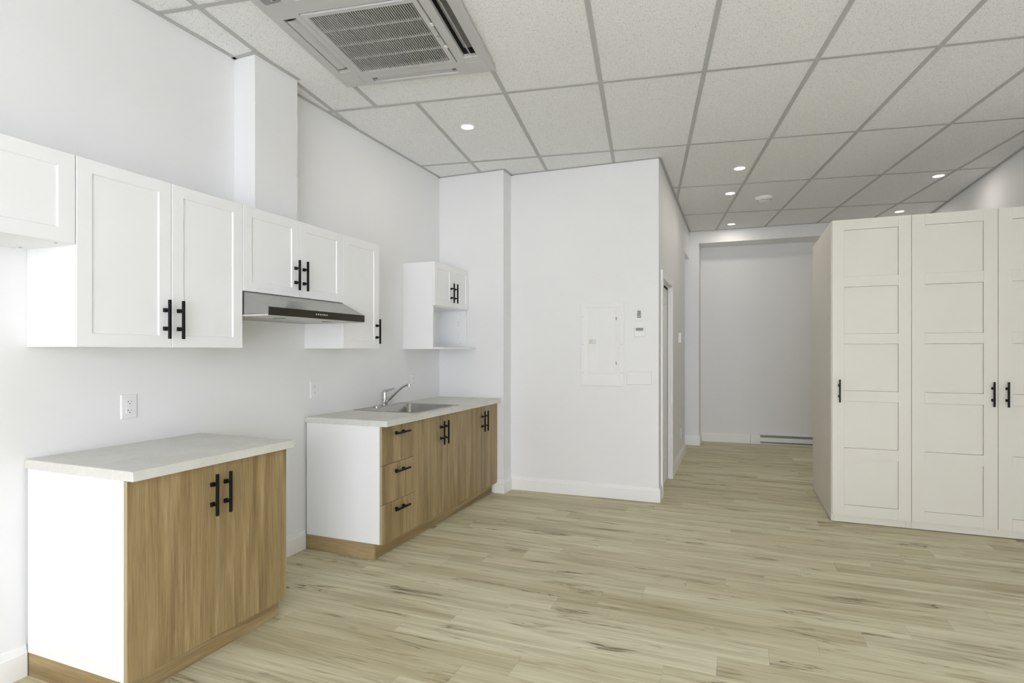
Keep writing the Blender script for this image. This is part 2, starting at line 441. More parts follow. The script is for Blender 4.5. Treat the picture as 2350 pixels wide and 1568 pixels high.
# baseboards
BP = [(0.0, 0.0), (0.015, 0.0), (0.015, 0.099), (0.0125, 0.104), (0.006, 0.131), (0.0, 0.133)]
def baseboard(name, path, prof=BP):
    n = len(path); P = [Vector(p) for p in path]; rings = []
    for i in range(n):
        ds = []
        if i > 0: ds.append((P[i]-P[i-1]).normalized())
        if i < n-1: ds.append((P[i+1]-P[i]).normalized())
        ns = [Vector((d.y, -d.x)) for d in ds]
        m = sum(ns, Vector((0, 0))); m = m / m.length_squared * (2 if len(ns) == 2 else 1) if len(ns) == 2 else ns[0]
        rings.append([(P[i].x + m.x*o, P[i].y + m.y*o, z) for o, z in prof])
    return struct(MB().rings(rings).build(name, 'trim'))
baseboard('baseboard_left', [(0.0, WY), (0.0, 1.442)])
baseboard('baseboard_left_middle', [(0.0, 2.272), (0.0, 3.0905)])
baseboard('baseboard_back', [(0.602, YE), (0.70, YE), (0.70, yback(0.70)), (PX, yback(PX)), (PX, 5.382)])
baseboard('baseboard_partition', [(PX, 6.325), (PX, YP1), (PX-0.1, YP1)])
baseboard('baseboard_hall', [(1.5, 8.60), (2.267, 8.60), (2.267, yhall(2.267)), (2.962, yhall(2.962))], [(o, z*1.05) for o, z in BP])
baseboard('baseboard_right', [(XR, 8.9), (XR, 6.5)])
baseboard('baseboard_right_near', [(XR, 5.1), (XR, WY)])

# closet door in the partition (local frame: x along world y, front towards -y local = +x world)
door = thing('door_1', 'white panelled folding closet door with white casing in partition side', 'door', (PX, 0, 0), PI/2); door['kind'] = 'structure'
CW = 0.075
for (a, b) in ((DY0-CW, DY0), (DY1, DY1+CW)):
    MB().box(a, b, -0.018, 0.0, 0.0, DH+CW).build('casing', 'trim', door, 0.003)
MB().box(DY0, DY1, -0.018, 0.0, DH, DH+CW).build('casing', 'trim', door, 0.003)
MB().box(DY0, DY0+0.012, 0.0, 0.034, 0.0, DH).build('jamb', 'trim', door)
MB().box(DY1-0.012, DY1, 0.0, 0.034, 0.0, DH).build('jamb', 'trim', door)
MB().box(DY0+0.012, DY1-0.012, 0.0, 0.034, DH-0.012, DH).build('jamb', 'trim', door)
lw = (DY1 - DY0 - 0.046)/2
for k in range(2):
    xa = DY0 + 0.015 + k*(lw+0.002); xb = xa + lw
    xs = [xa, xa+0.07, xa+0.085, xb-0.085, xb-0.07, xb]; zs = [0.015, 0.24, 0.255, 1.845, 1.86, DH-0.032]
    dd = lambda i, j: 0.044 if 0 < i < 4 and 0 < j < 4 and not (i == 2 and j == 2) else 0.036
    MB().relief(xs, zs, dd, 0.070).build('door_leaf', 'trim', door, 0.003)
MB().box(DY0+0.012, DY1-0.012, 0.035, 0.099, DH-0.010, DH-0.0005).build('head_gap_shade', 'dark', door)  # near-black strip added at the head: paints the shade above the leaves
MB().box(DY1-0.010, DY1-0.0005, 0.035, 0.099, 0.0, DH-0.011).build('side_gap_shade', 'dark', door)  # same on the far reveal: shade of the gap put in as dark colour
MB().box(DY1-0.045, DY1-0.012, 0.02, 0.06, 0.0, 0.004).box(DY1-0.035, DY1-0.02, 0.032, 0.046, 0.004, 0.016).build('pivot_bracket', 'screw', door)

# ------------------------------------------------------------------ small kit: doors, handles
def shaker(name, parent, x0, x1, z0, z1, yf, fs=0.059, ft=0.054, t=0.019, mat='cab'):
    c = 0.0018
    def ring(dx, dz, y): return [(x0+dx, y, z0+dz), (x1-dx, y, z0+dz), (x1-dx, y, z1-dz), (x0+dx, y, z1-dz)]
    mb = MB().rings([ring(0, 0, yf+t), ring(0, 0, yf+c), ring(c, c, yf), ring(fs, ft, yf), ring(fs+0.0045, ft+0.0045, yf+0.0065)])
    return mb.build(name, mat, parent)
def slab_door(name, parent, x0, x1, z0, z1, yf, mat, t=0.019):
    o = MB().box(x0, x1, yf, yf+t, z0, z1).build(name, mat, parent, 0.0008, seg=1)
    o.data.materials.append(M['band'])                 # lighter edge banding round the door
    for p in o.data.polygons:
        if abs(p.normal.y) < 0.5: p.material_index = 1
    return o
_hm = {}
def handle(parent, x, z, yf, horizontal=False, L=0.180, post=0.0855, k=1.0):
    key = (horizontal, L, k)
    if key not in _hm:
        mb = MB(); h = 0.0056*k; out = 0.035*k
        def bx(a0, a1, b0, b1, y0, y1):
            if horizontal: mb.box(a0, a1, y0, y1, b0, b1)
            else: mb.box(b0, b1, y0, y1, a0, a1)
        bx(-L/2, L/2, -h, h, -out-h, -out+h)
        for s in (-post/2, post/2):
            bx(s-0.0048*k, s+0.0048*k, -0.0048*k, 0.0048*k, -out+h, -0.0115*k)
            bx(s-0.0092*k, s+0.0092*k, -0.0088*k, 0.0088*k, -0.0125*k, 0.0)
        o = mb.build('handle', 'black', parent, 0.0008, seg=1); _hm[key] = o.data
    else:
        o = bpy.data.objects.new('handle', _hm[key]); C.objects.link(o); o.parent = parent
        b = o.modifiers.new('edge', 'BEVEL'); b.width = 0.0008; b.segments = 1; b.limit_method = 'ANGLE'
    o.location = (x, yf, z)
    return o
def carcass(parent, x0, x1, z0, z1, yf, yb, name='carcass', mat='cab'):
    return MB().box(x0, x1, yf, yb, z0, z1).build(name, mat, parent, 0.0008, seg=1)

# ------------------------------------------------------------------ wall cabinets on the left wall
# local frame of anything on the left wall: x = world y, -y = towards the room, z up; origin on the wall at z = 0
def on_left(name, label, cat, y0, group=None): return thing(name, label, cat, (0, y0, 0), PI/2, group)
XD, XC, ZT, ZB = 0.329, 0.309, 2.158, 1.388
G = 0.0015
GRP = 'white shaker wall cabinets'
A0 = 0.635
c = on_left('wall_cabinet', 'short white wall cabinet at the left picture edge, set higher than its neighbours', 'wall cabinet', A0, GRP)
carcass(c, 0, 1.4445-A0, 1.8005, ZT, -XC, -0.001)
shaker('cabinet_door', c, G, 0.405-G, 1.8005, ZT, -XD); shaker('cabinet_door', c, 0.405+G, 1.445-A0-G, 1.8005, ZT, -XD, 0.061, 0.0565)
for (u, v) in ((46.5, 567.3), (127.5, 557.6)):
    t = (1.8005-CAM.z)/(-(v-784-SHIFT)/FPX); a = (u-1175)/FPX
    wx = CAM.x + t*(math.cos(YAW)*a - math.sin(YAW)); wy = t*(math.sin(YAW)*a + math.cos(YAW))
    MB().lathe([(0.006, -0.001), (0.006, 0.001)], 12, (wy-A0, -wx, 1.8005)).build('hole_cap', 'greyplast', c)

def pair_cabinet(label, y0, ys, y1, zb, hz, z1=ZT):
    c = on_left('wall_cabinet', label, 'wall cabinet', y0, GRP)
    carcass(c, 0.0006, y1-y0-0.0006, zb, z1, -XC, -0.001)
    for k, (a, b, hx) in enumerate(((y0, ys, ys-0.0355), (ys, y1, ys+0.0335))):
        d = shaker('cabinet_door', c, a-y0+G, b-y0-G, zb, z1, -XD)
        handle(d, hx-y0, hz, -XD)
    return c
pair_cabinet('tall two-door white wall cabinet left of the range hood', 1.4455, 1.8574, 2.2662, ZB, 1.5178)
pair_cabinet('short two-door white wall cabinet directly above the range hood', 2.2664, 2.6872, 3.0920, 1.696, 1.825)
c = on_left('wall_cabinet', 'narrow single-door white wall cabinet right of the range hood', 'wall cabinet', 3.0924, GRP)
carcass(c, 0, 0.4124, ZB, ZT, -XC, -0.001)
d = shaker('cabinet_door', c, G, 0.4127-G, ZB, ZT, -XD); handle(d, 3.4665-3.0924, 1.5142, -XD)

# microwave cabinet with an open niche
YM0, YM1 = 4.3290, 4.9975
c = on_left('wall_cabinet', 'white corner wall cabinet with two small doors above an open niche', 'wall cabinet', YM0, GRP)
W_ = YM1-YM0; T_ = 0.016
MB().box(0, T_, -XC, -0.001, ZB, 2.159).build('side_panel', 'cab', c, 0.0008, seg=1)
MB().box(W_-T_, W_, -XC, -0.001, ZB, 2.159).build('side_panel', 'cab', c, 0.0008, seg=1)
MB().box(T_, W_-T_, -XC, -0.001, 2.143, 2.159).build('top_panel', 'cab', c)
MB().box(T_, W_-T_, -XC, -0.001, 1.766, 1.782).build('shelf', 'cab', c)
MB().box(T_, W_-T_, -0.012, -0.001, ZB, 2.143).build('back_panel', 'cab', c)
MB().box(T_+0.0005, W_-T_-0.0005, -0.3149, -0.012, ZB+0.0005, 1.4045).box(0.0, W_-0.025, -0.4185, -0.3149, ZB+0.0005, 1.4045).build('niche_shelf', 'cab', c)
ysx = 4.6644-YM0
for a, b, hx in ((0, ysx, 4.6265-YM0), (ysx, W_, 4.6965-YM0)):
    d = shaker('cabinet_door', c, a+G, b-G, 1.776, 2.159, -XD, 0.058, 0.054); handle(d, hx, 1.905, -XD)
for (hx, hz) in ((-0.245, 1.735), (-0.225, 1.655), (-0.225, 1.625), (-0.225, 1.535), (-0.225, 1.505), (-0.25, 1.445)):
    MB().lathe([(0.003, 0.0), (0.003, 0.001)], 8, (W_-T_-0.001, hx, hz), 'x').build('pin_hole', 'greyplast', c)

# range hood
HY0, HY1 = 2.2695, 3.0900; HW = HY1-HY0
h = on_left('range_hood', 'stainless under-cabinet range hood with dark front control band', 'range hood', HY0)
ZH0, ZH1, ZHT, XF = 1.5622, 1.6062, 1.6935, 0.5035
MB().prism_x([(-0.002, ZH0+0.006), (-0.002, ZHT), (-0.326, ZHT), (-XF, ZH1), (-XF, ZH0+0.006)], 0.0, HW).build('body', 'steel', h)
MB().box(0.001, HW-0.001, -XF-0.003, -XF+0.002, ZH0, ZH1).build('control_band', 'darksteel', h, 0.0008, seg=1)
xs = [0, 0.025, HW/2-0.012, HW/2+0.012, HW-0.025, HW]; zs = [0.0, 0.03, 0.30, 0.41, XF-0.002]
um = MB().relief(xs, zs, lambda i, j: 0.008 if i in (1, 3) and j == 1 else 0.0, 0.012)
um.build('underside', 'ac', h, xf=Matrix(((1, 0, 0, 0), (0, 0, -1, 0), (0, 1, 0, ZH0-0.004), (0, 0, 0, 1))))
for a, b in ((0.03, HW/2-0.017), (HW/2+0.017, HW-0.03)):
    MB().box(a, b, -0.295, -0.035, ZH0-0.001, ZH0+0.003).build('grease_filter', 'steel', h, 0.002)
    MB().lathe([(0.032, 0.0), (0.034, -0.004), (0.026, -0.006)], 20, ((a+b)/2, -0.375, ZH0-0.003)).build('hood_lamp', 'screw', h)
for k in range(6):
    bxx = 0.357 + k*0.0178
    MB().lathe([(0.0062, 0.0), (0.0062, -0.006), (0.004, -0.008)], 14, (bxx, -XF-0.003, 1.5855), 'y').build('button', 'chrome', h, smooth=False)
MB().lathe([(0.0065, 0.0), (0.006, -0.003), (0.002, -0.005)], 12, (-0.0005, -0.493, 1.571), 'x').build('side_screw', 'chrome', h)
tcu = bpy.data.curves.new('lettering', 'FONT'); tcu.body = 'NEXTRA'; tcu.size = 0.020; tcu.extrude = 0.0002
tcu.materials.append(M['text']); to = bpy.data.objects.new('lettering', tcu); C.objects.link(to); to.parent = h
bpy.context.view_layer.update()
lme = bpy.data.meshes.new_from_object(to.evaluated_get(bpy.context.evaluated_depsgraph_get())); bpy.data.objects.remove(to); bpy.data.curves.remove(tcu)
to = bpy.data.objects.new('lettering', lme); C.objects.link(to); to.parent = h
to.location = (0.070, -XF-0.0032, 1.5775); to.rotation_euler = (PI/2, 0, 0)

# ------------------------------------------------------------------ base cabinets
XB, XP, XT, ZK0, ZK1 = 0.636, 0.617, 0.583, 0.875, 0.914
ZD0, ZD1 = 0.1005, 0.872
B1 = 1.4425; W1 = 2.2605-B1
GB = 'wood-fronted base cabinets'
b = on_left('base_cabinet', 'wood-fronted two-door base cabinet with white end, standing alone at front', 'base cabinet', B1, GB)
carcass(b, 0, W1, 0.0995, ZK0-0.0005, -XP, -0.016)
ds = 1.8512-B1
for a, e, hx in ((0.0, ds, ds-0.0355), (ds, W1, ds+0.0345)):
    d = slab_door('cabinet_door', b, a+0.001, e-G, ZD0, ZD1, -XB, 'wood'); handle(d, hx, 0.7370, -XB, L=0.184, post=0.088)
MB().box(0.0195, W1-0.001, -XT, -0.567, 0.0, 0.0990).build('toe_kick', 'woodh', b)
MB().box(0.003, 0.019, -XT, -0.017, 0.0, 0.0990).build('toe_kick', 'woodd', b)

def base_unit(label, y0, y1, hollow=False):
    b = on_left('base_cabinet', label, 'base cabinet', y0, GB)
    if not hollow: carcass(b, 0.0005, y1-y0-0.0005, 0.0995, ZK0-0.0005, -XP, -0.016); return b
    e = y1-y0-0.0005
    MB().box(0.0005, 0.0165, -XP, -0.016, 0.0995, ZK0-0.0005).build('side_panel', 'cab', b)
    MB().box(e-0.016, e, -XP, -0.016, 0.0995, ZK0-0.0005).build('side_panel', 'cab', b)
    MB().box(0.0165, e-0.016, -XP, -0.016, 0.0995, 0.1155).build('bottom_panel', 'cab', b)
    MB().box(0.0165, e-0.016, -XP, -XP+0.016, 0.800, ZK0-0.0005).build('front_rail', 'cab', b)
    return b
b = base_unit('wood-fronted base cabinet of three drawers nearest the camera in sink run', 3.0965, 3.5005)
for (z0, z1, hz) in ((0.6175, ZD1, 0.8165), (0.3595, 0.6145, 0.5595), (ZD0, 0.3565, 0.3015)):
    d = slab_door('drawer', b, 0.001, 0.404-G, z0, z1, -XB, 'wood'); handle(d, 0.2035, hz, -XB, True, L=0.182, post=0.0865)
b = base_unit('wood-fronted two-door base cabinet under the sink', 3.5005, 4.3265, True)
for a, e, hx in ((3.5005, 3.9158, 3.9158-0.034), (3.9158, 4.3265, 3.9158+0.034)):
    d = slab_door('cabinet_door', b, a-3.5005+G, e-3.5005-G, ZD0, ZD1, -XB, 'wood'); handle(d, hx-3.5005, 0.7325, -XB, L=0.184, post=0.088)
b = base_unit('narrower wood-fronted two-door base cabinet against the end wall', 4.3265, 4.9985)
for a, e, hx in ((4.3265, 4.6749, 4.6749-0.034), (4.6749, 4.9985, 4.6749+0.034)):
    d = slab_door('cabinet_door', b, a-4.3265+G, e-4.3265-G, ZD0, ZD1, -XB, 'wood'); handle(d, hx-4.3265, 0.7325, -XB, L=0.184, post=0.088)
kk = on_left('kickboard', 'long brown wood-grain kickboard under the sink cabinet run', 'kickboard', 3.0905)
MB().box(0.0165, 1.892, -XT, -0.567, 0.0, 0.0990).build('front_board', 'woodh', kk)
MB().box(0.0, 0.016, -XT, -0.0155, 0.0, 0.0990).build('end_board', 'woodd', kk)

# worktops
def worktop(label, y0, y1, hole=None):
    o = on_left('worktop', label, 'worktop', y0, 'pale stone-look worktops')
    xs = [0, y1-y0]; zs = [0.0015, 0.677]
    if hole: xs = [0, hole[0]-y0, hole[1]-y0, y1-y0]; zs = [0.0015, hole[2], hole[3], 0.677]
    mb = MB().relief(xs, zs, lambda i, j: None if hole and i == 1 and j == 1 else 0.0, ZK1-ZK0)
    # relief faces -y: turn it to face up, its z becoming the distance from the wall
    mb.build('slab', 'counter', o, 0.0015, seg=1, xf=Matrix(((1, 0, 0, 0), (0, 0, -1, 0), (0, -1, 0, ZK1), (0, 0, 0, 1))))
    return o
worktop('pale stone-look worktop on the lone two-door base cabinet', 1.4380, 2.2710)
worktop('long pale stone-look worktop holding the steel sink', 3.0920, 4.9985, (3.60, 4.228, 0.118, 0.595))

# sink: rim and rounded basin
SY0, SY1 = 3.5755, 4.2500
sk = on_left('sink', 'single-bowl stainless steel drop-in sink in the long worktop', 'sink', SY0)
def rrect(x0, x1, y0, y1, r, z, n=6):
    out = []
    for cx, cy, a0 in ((x1-r, y1-r, 0), (x0+r, y1-r, 90), (x0+r, y0+r, 180), (x1-r, y0+r, 270)):
        for k in range(n+1):
            t = R(a0 + 90*k/n); out.append((cx + r*math.cos(t), cy + r*math.sin(t), z))
    return out
L_ = SY1-SY0
bx0, bx1, by0, by1 = 0.034, L_-0.034, -0.588, -0.128
sm = MB().rings([rrect(0, L_, -0.615, -0.028, 0.012, ZK1+0.0004), rrect(0.004, L_-0.004, -0.611, -0.032, 0.012, ZK1+0.0045),
                 rrect(0.012, L_-0.012, -0.603, -0.040, 0.012, ZK1+0.0025),
                 rrect(bx0-0.004, bx1+0.004, by0-0.004, by1+0.004, 0.055, ZK1+0.0025), rrect(bx0, bx1, by0, by1, 0.052, ZK1-0.004),
                 rrect(bx0+0.006, bx1-0.006, by0+0.006, by1-0.006, 0.05, ZK1-0.15), rrect(bx0+0.03, bx1-0.03, by0+0.03, by1-0.03, 0.04, ZK1-0.172)], cap0=False)
auto_smooth(sm.build('basin', 'sink', sk), 50)
MB().lathe([(0.045, 0.0), (0.04, 0.002), (0.012, 0.0)], 20, (L_/2, -0.35, ZK1-0.1718)).build('drain', 'chrome', sk)

# faucet
fa = on_left('faucet', 'chrome single-lever kitchen faucet standing on the sink rim', 'faucet', 3.937)
FZ = ZK1 + 0.003; fx = -0.078
auto_smooth(MB().rings([rrect(-0.135, 0.135, fx-0.024, fx+0.024, 0.023, FZ), rrect(-0.135, 0.135, fx-0.024, fx+0.024, 0.023, FZ+0.006), rrect(-0.129, 0.129, fx-0.018, fx+0.018, 0.017, FZ+0.011)]).build('base_plate', 'chrome', fa), 35)
auto_smooth(MB().lathe([(0.031, FZ+0.010), (0.031, FZ+0.016), (0.0265, FZ+0.020), (0.0265, FZ+0.046), (0.0255, FZ+0.047), (0.0265, FZ+0.048), (0.0265, FZ+0.099)], 28, (0, fx, 0)).build('body', 'chrome', fa), 40)
auto_smooth(MB().lathe([(0.0262, FZ+0.1005), (0.0262, FZ+0.110), (0.024, FZ+0.118), (0.019, FZ+0.125), (0.010, FZ+0.130), (0.001, FZ+0.131)], 28, (0, fx, 0)).build('cap', 'chrome', fa), 50)
lev = [(0.0, fx+0.006, FZ+0.119), (0.002, fx-0.018, FZ+0.127), (0.003, fx-0.045, FZ+0.135), (0.004, fx-0.072, FZ+0.143), (0.005, fx-0.096, FZ+0.149)]
auto_smooth(MB().tube(lev, [0.015, 0.012, 0.008, 0.0075, 0.005], 14).build('lever', 'chrome', fa), 60)
spo = [(0.0, fx-0.010, FZ+0.028), (0.001, fx-0.05, FZ+0.063), (0.003, fx-0.11, FZ+0.114), (0.005, fx-0.155, FZ+0.150), (0.006, fx-0.185, FZ+0.168), (0.0065, fx-0.208, FZ+0.177), (0.007, fx-0.228, FZ+0.179)]
auto_smooth(MB().tube(spo, [0.013, 0.0125, 0.011, 0.0105, 0.010, 0.010, 0.010], 16).build('spout', 'chrome', fa), 60)
auto_smooth(MB().lathe([(0.0125, FZ+0.187), (0.0135, FZ+0.179), (0.0135, FZ+0.162), (0.011, FZ+0.160)], 18, (0.0075, fx-0.232, 0)).build('aerator', 'chrome', fa), 40)

# ------------------------------------------------------------------ sockets and switches
def plate(parent, w_, h_, t=0.006, e=0.009, mat='plastic', z=0.0):
    def ring(d, y): return [(-w_/2+d, y, z-h_/2+d), (w_/2-d, y, z-h_/2+d), (w_/2-d, y, z+h_/2-d), (-w_/2+d, y, z+h_/2-d)]
    return MB().rings([ring(0, 0.0), ring(0, -0.0012), ring(e*0.5, -t*0.85), ring(e, -t)]).build('cover_plate', mat, parent)
def screw(parent, x, z, y, r=0.0032, mat='plastic', name='screw'):
    return MB().lathe([(r, 0.0), (r*0.9, -0.0012), (r*0.4, -0.0016)], 10, (x, y, z), 'y').build(name, mat, parent)
def outlet(label, loc, rot, w_=0.0835, h_=0.1215):
    o = thing('power_outlet', label, 'outlet', loc, rot, 'white wall outlets')
    plate(o, w_, h_)
    for s in (-1, 1): screw(o, 0, s*h_*0.40, -0.006)
    rc = MB().relief([-0.0175, -0.0165, 0.0165, 0.0175], [-0.0345, -0.0335, 0.0335, 0.0345], lambda i, j: -0.0085 if i == 1 and j == 1 else -0.0065, -0.004).build('receptacle', 'plastic', o)
    for s in (0.0215, -0.0215):
        MB().box(-0.0085, -0.0068, -0.0089, -0.008, s-0.001, s+0.0075).box(-0.0125, -0.0085, -0.0089, -0.008, s+0.0025, s+0.0042).build('slot', 'slot', rc)
        MB().box(0.0060, 0.0076, -0.0089, -0.008, s, s+0.0065).build('slot', 'slot', rc)
        MB().lathe([(0.0026, -0.008), (0.0026, -0.0089)], 10, (-0.0005, 0, s-0.0075), 'y').build('slot', 'slot', rc)
    MB().box(-0.0085, 0.0075, -0.0100, -0.008, 0.0008, 0.0075).build('button', 'plastic', rc, 0.0006, seg=1)
    MB().box(-0.0085, 0.0075, -0.0100, -0.008, -0.0085, -0.0012).build('button', 'plastic', rc, 0.0006, seg=1)
    return o
outlet('white power outlet on wall above the lone front base cabinet', (0.0, 1.8775, 1.0972), PI/2)
outlet('white power outlet at near end of wall above the long worktop', (0.0, 3.1880, 1.0972), PI/2)
outlet('white power outlet on wall right of the faucet', (0.0, 4.4985, 1.0978), PI/2)
outlet('small white power outlet low on partition wall near the hall', (PX, 7.34, 0.335), PI/2)

TB = math.atan(0.0225)
def on_back(name, label, cat, x, z): return thing(name, label, cat, (x, yback(x), z), TB)
# breaker panel
ep = on_back('breaker_panel', 'white flush electrical breaker panel with hinged door on back wall', 'breaker panel', 1.6145, 1.433)
pw, ph = 0.4085, 0.777
def rg(x0, x1, z0, z1, y): return [(x0, y, z0), (x1, y, z0), (x1, y, z1), (x0, y, z1)]
dx0, dx1, dz0, dz1 = 1.486-1.6145, 1.7465-1.6145, 1.1600-1.433, 1.7635-1.433
MB().rings([rg(-pw/2, pw/2, -ph/2, ph/2, 0.0), rg(-pw/2, pw/2, -ph/2, ph/2, -0.009), rg(-pw/2+0.003, pw/2-0.003, -ph/2+0.003, ph/2-0.003, -0.012),
            rg(-pw/2+0.026, pw/2-0.034, -ph/2+0.036, ph/2-0.036, -0.012), rg(dx0-0.008, dx1+0.003, dz0-0.006, dz1+0.006, -0.0078)]).build('trim_frame', 'plastic', ep)
def rr_xz(x0, x1, z0, z1, r, y, n=5):
    return [(a, y, b_) for a, b_, _ in rrect(x0, x1, z0, z1, r, 0, n)]
pd = MB().rings([rr_xz(dx0, dx1, dz0, dz1, 0.018, -0.004), rr_xz(dx0, dx1, dz0, dz1, 0.018, -0.0085), rr_xz(dx0+0.002, dx1-0.002, dz0+0.002, dz1-0.002, 0.017, -0.0098)]).build('panel_door', 'plastic', ep)
MB().box(1.5730-1.6145, 1.5755-1.6145, -0.0118, -0.0095, dz0+0.004, dz1-0.004).build('crease', 'plastic', pd)
MB().box(1.7140-1.6145, 1.7152-1.6145, -0.0104, -0.0095, dz0+0.004, dz1-0.004).build('crease', 'plastic', pd)
lt = MB().box(1.4917-1.6145, 1.5560-1.6145, -0.0125, -0.009, 1.4405-1.433, 1.4815-1.433).build('latch', 'beigeplast', pd, 0.001, seg=1)
lt2 = MB().box(1.527-1.6145, 1.547-1.6145, -0.0145, -0.012, 1.447-1.433, 1.475-1.433).build('latch_button', 'plastic', pd, 0.0015, seg=1)
for z in (1.672, 1.257):
    MB().box(1.7430-1.6145, 1.7520-1.6145, -0.0125, -0.007, z-0.0145-1.433, z+0.0145-1.433).build('hinge', 'greyplast', ep)
for x, z in ((1.4295, 1.697), (1.4315, 1.4315), (1.4330, 1.167), (1.7980, 1.706), (1.7990, 1.4345), (1.8010, 1.168)):
    screw(ep, x-1.6145, z-1.433, -0.0118, 0.0042, 'screw')
# fan timer / dimmer
sw = on_back('dimmer_switch', 'white wall dimmer plate with grey insert, above the thermostat', 'switch', 1.9562, 1.7077)
plate(sw, 0.0735, 0.1175, 0.006, 0.004)
MB().box(-0.0170, 0.0165, -0.0085, -0.004, -0.0335, 0.0340).build('insert', 'greyplast', sw, 0.0006, seg=1)
MB().lathe([(0.0045, 0.0), (0.004, -0.002)], 12, (0.0005, -0.0085, -0.021), 'y').build('knob', 'plastic', sw)
for k in range(4): MB().box(-0.007, 0.007, -0.0090, -0.008, -0.008+k*0.0095, -0.0045+k*0.0095).build('mark', 'lcd', sw)
for s in (-1, 1): screw(sw, 0, s*0.049, -0.006)
# thermostat
th = on_back('thermostat', 'square white digital thermostat with grey screen on back wall', 'thermostat', 1.9617, 1.5492)
MB().rings([rr_xz(-0.0505, 0.0505, -0.0485, 0.0485, 0.006, 0.0), rr_xz(-0.0505, 0.0505, -0.0485, 0.0485, 0.006, -0.018), rr_xz(-0.0475, 0.0475, -0.0455, 0.0455, 0.006, -0.021)]).build('housing', 'plastic', th)
MB().box(-0.0345, 0.0330, -0.0225, -0.0205, 0.0080, 0.0340).build('screen', 'lcd', th)
for x in (0.0, 0.019): MB().box(x-0.004, x+0.004, -0.0222, -0.0205, -0.0015, 0.0012).build('button', 'greyplast', th)
# four-gang switch
gs = on_back('light_switch', 'white four-gang rocker switch plate below right of the breaker panel', 'switch', 1.9537, 1.1227)
plate(gs, 0.2265, 0.1215, 0.006, 0.006)
for k, x in enumerate((1.8794, 1.9282, 1.9772, 2.0260)):
    q = x-1.9537
    rk = MB().relief([q-0.0185, q-0.0172, q+0.0172, q+0.0185], [-0.0345, -0.0330, 0.0330, 0.0345], lambda i, j: -0.0078 if i == 1 and j == 1 else -0.0050, -0.004).build('rocker', 'plastic', gs)
    if k == 0: MB().box(q+0.0085, q+0.0145, -0.0092, -0.007, -0.03, 0.03).build('slider', 'plastic', rk)
    for s in (-1, 1): screw(gs, q, s*0.049, -0.006, 0.0026)
# sensor box on the partition's side
tb = thing('wall_sensor', 'small plain white box on partition side wall, beyond the closet door', 'wall box', (PX, 7.06, 1.531), PI/2)
MB().box(-0.04, 0.05, -0.034, 0.0, -0.058, 0.058).build('housing', 'plastic', tb, 0.004)

# ------------------------------------------------------------------ baseboard heater in the hall
hx0, hx1 = 2.968, 4.30
bh = thing('baseboard_heater', 'white electric baseboard heater at foot of the hall wall', 'heater', (hx0, yhall(hx0), 0.0), math.atan(0.05))
HL = hx1-hx0
MB().box(0.0, HL, -0.022, -0.001, 0.004, 0.148).build('back_plate', 'plastic', bh)
MB().box(0.0, 0.128, -0.060, -0.022, 0.012, 0.145).build('end_cap', 'plastic', bh, 0.003)
MB().box(HL-0.128, HL, -0.060, -0.022, 0.012, 0.145).build('end_cap', 'plastic', bh, 0.003)
MB().prism_x([(-0.064, 0.042), (-0.064, 0.098), (-0.060, 0.103), (-0.054, 0.103), (-0.054, 0.040)], 0.004, HL-0.004).build('front_cover', 'plastic', bh)
MB().prism_x([(-0.001, 0.141), (-0.050, 0.136), (-0.052, 0.139), (-0.001, 0.1485)], 0.0, HL).build('top_lip', 'plastic', bh)
MB().prism_x([(-0.001, 0.004), (-0.066, 0.004), (-0.066, 0.020), (-0.062, 0.020), (-0.058, 0.008), (-0.001, 0.008)], 0.0, HL).build('bottom_lip', 'plastic', bh)
MB().box(0.13, HL-0.13, -0.050, -0.040, 0.020, 0.132).build('fin_strip', 'greyplast', bh)
for z in (0.1215, 0.031):
    MB().box(0.555, 0.575, -0.0515, -0.049, z-0.003, z+0.003).build('bracket', 'dark', bh)

# ------------------------------------------------------------------ wardrobes
WF, WZT = 5.140, 2.4145
ROWS = [(0.1487, 0.5205), (0.602, 0.974), (1.056, 1.427), (1.5075, 1.8805), (1.9615, 2.3325)]
def ward_door(parent, x0, x1, hx=None, yf=-0.021, s=0.083):
    g = 0.0012; xa, xb = x0+s, x1-s
    xs = [x0, xa-g, xa, xb, xb+g, x1]; zs = [0.065]
    for a, b_ in ROWS: zs += [a, b_]
    zs.append(WZT)
    def dep(i, j):
        if i == 2 and j % 2 == 1: return None
        if i in (1, 3): return yf+0.0015
        return yf
    d = MB().relief(xs, zs, dep, yf+0.019).build('wardrobe_door', 'ward', parent)
    for a, b_ in ROWS:
        MB().box(xa+0.0016, xb-0.0016, yf+0.0095, yf+0.0155, a+0.0016, b_-0.0016).build('panel', 'ward', d)
    if hx is not None: handle(d, hx, 1.0545, yf, L=0.182, post=0.0865)
    return d
def feet(parent, xs, ys):
    for x in xs:
        for y in ys: MB().lathe([(0.014, 0.0), (0.016, 0.004), (0.010, 0.0075)], 12, (x, y, 0.0)).build('foot', 'black', parent)
T = 0.0155
def ward_frame(parent, w_, dp):
    MB().box(0.0, T, 0.0, dp, 0.006, WZT-0.001).build('side_panel', 'ward', parent, 0.0008, seg=1)
    MB().box(w_-T, w_, 0.0, dp, 0.006, WZT-0.001).build('side_panel', 'ward', parent, 0.0008, seg=1)
    MB().box(T, w_-T, 0.0, dp, WZT-0.02, WZT-0.001).build('top_panel', 'ward', parent)
    MB().box(T, w_-T, dp-0.006, dp, 0.006, WZT-0.02).build('back_panel', 'ward', parent)
    MB().box(T, w_-T, 0.0, dp-0.006, 0.06, 0.078).build('bottom_panel', 'ward', parent)
    MB().box(T+0.0012, w_-T-0.0012, 0.002, 0.018, 0.006, 0.0600).build('plinth', 'ward', parent)
WA, WB = 3.4905, 4.0145
FR = WF + 0.021; DP = 5.7495 - FR
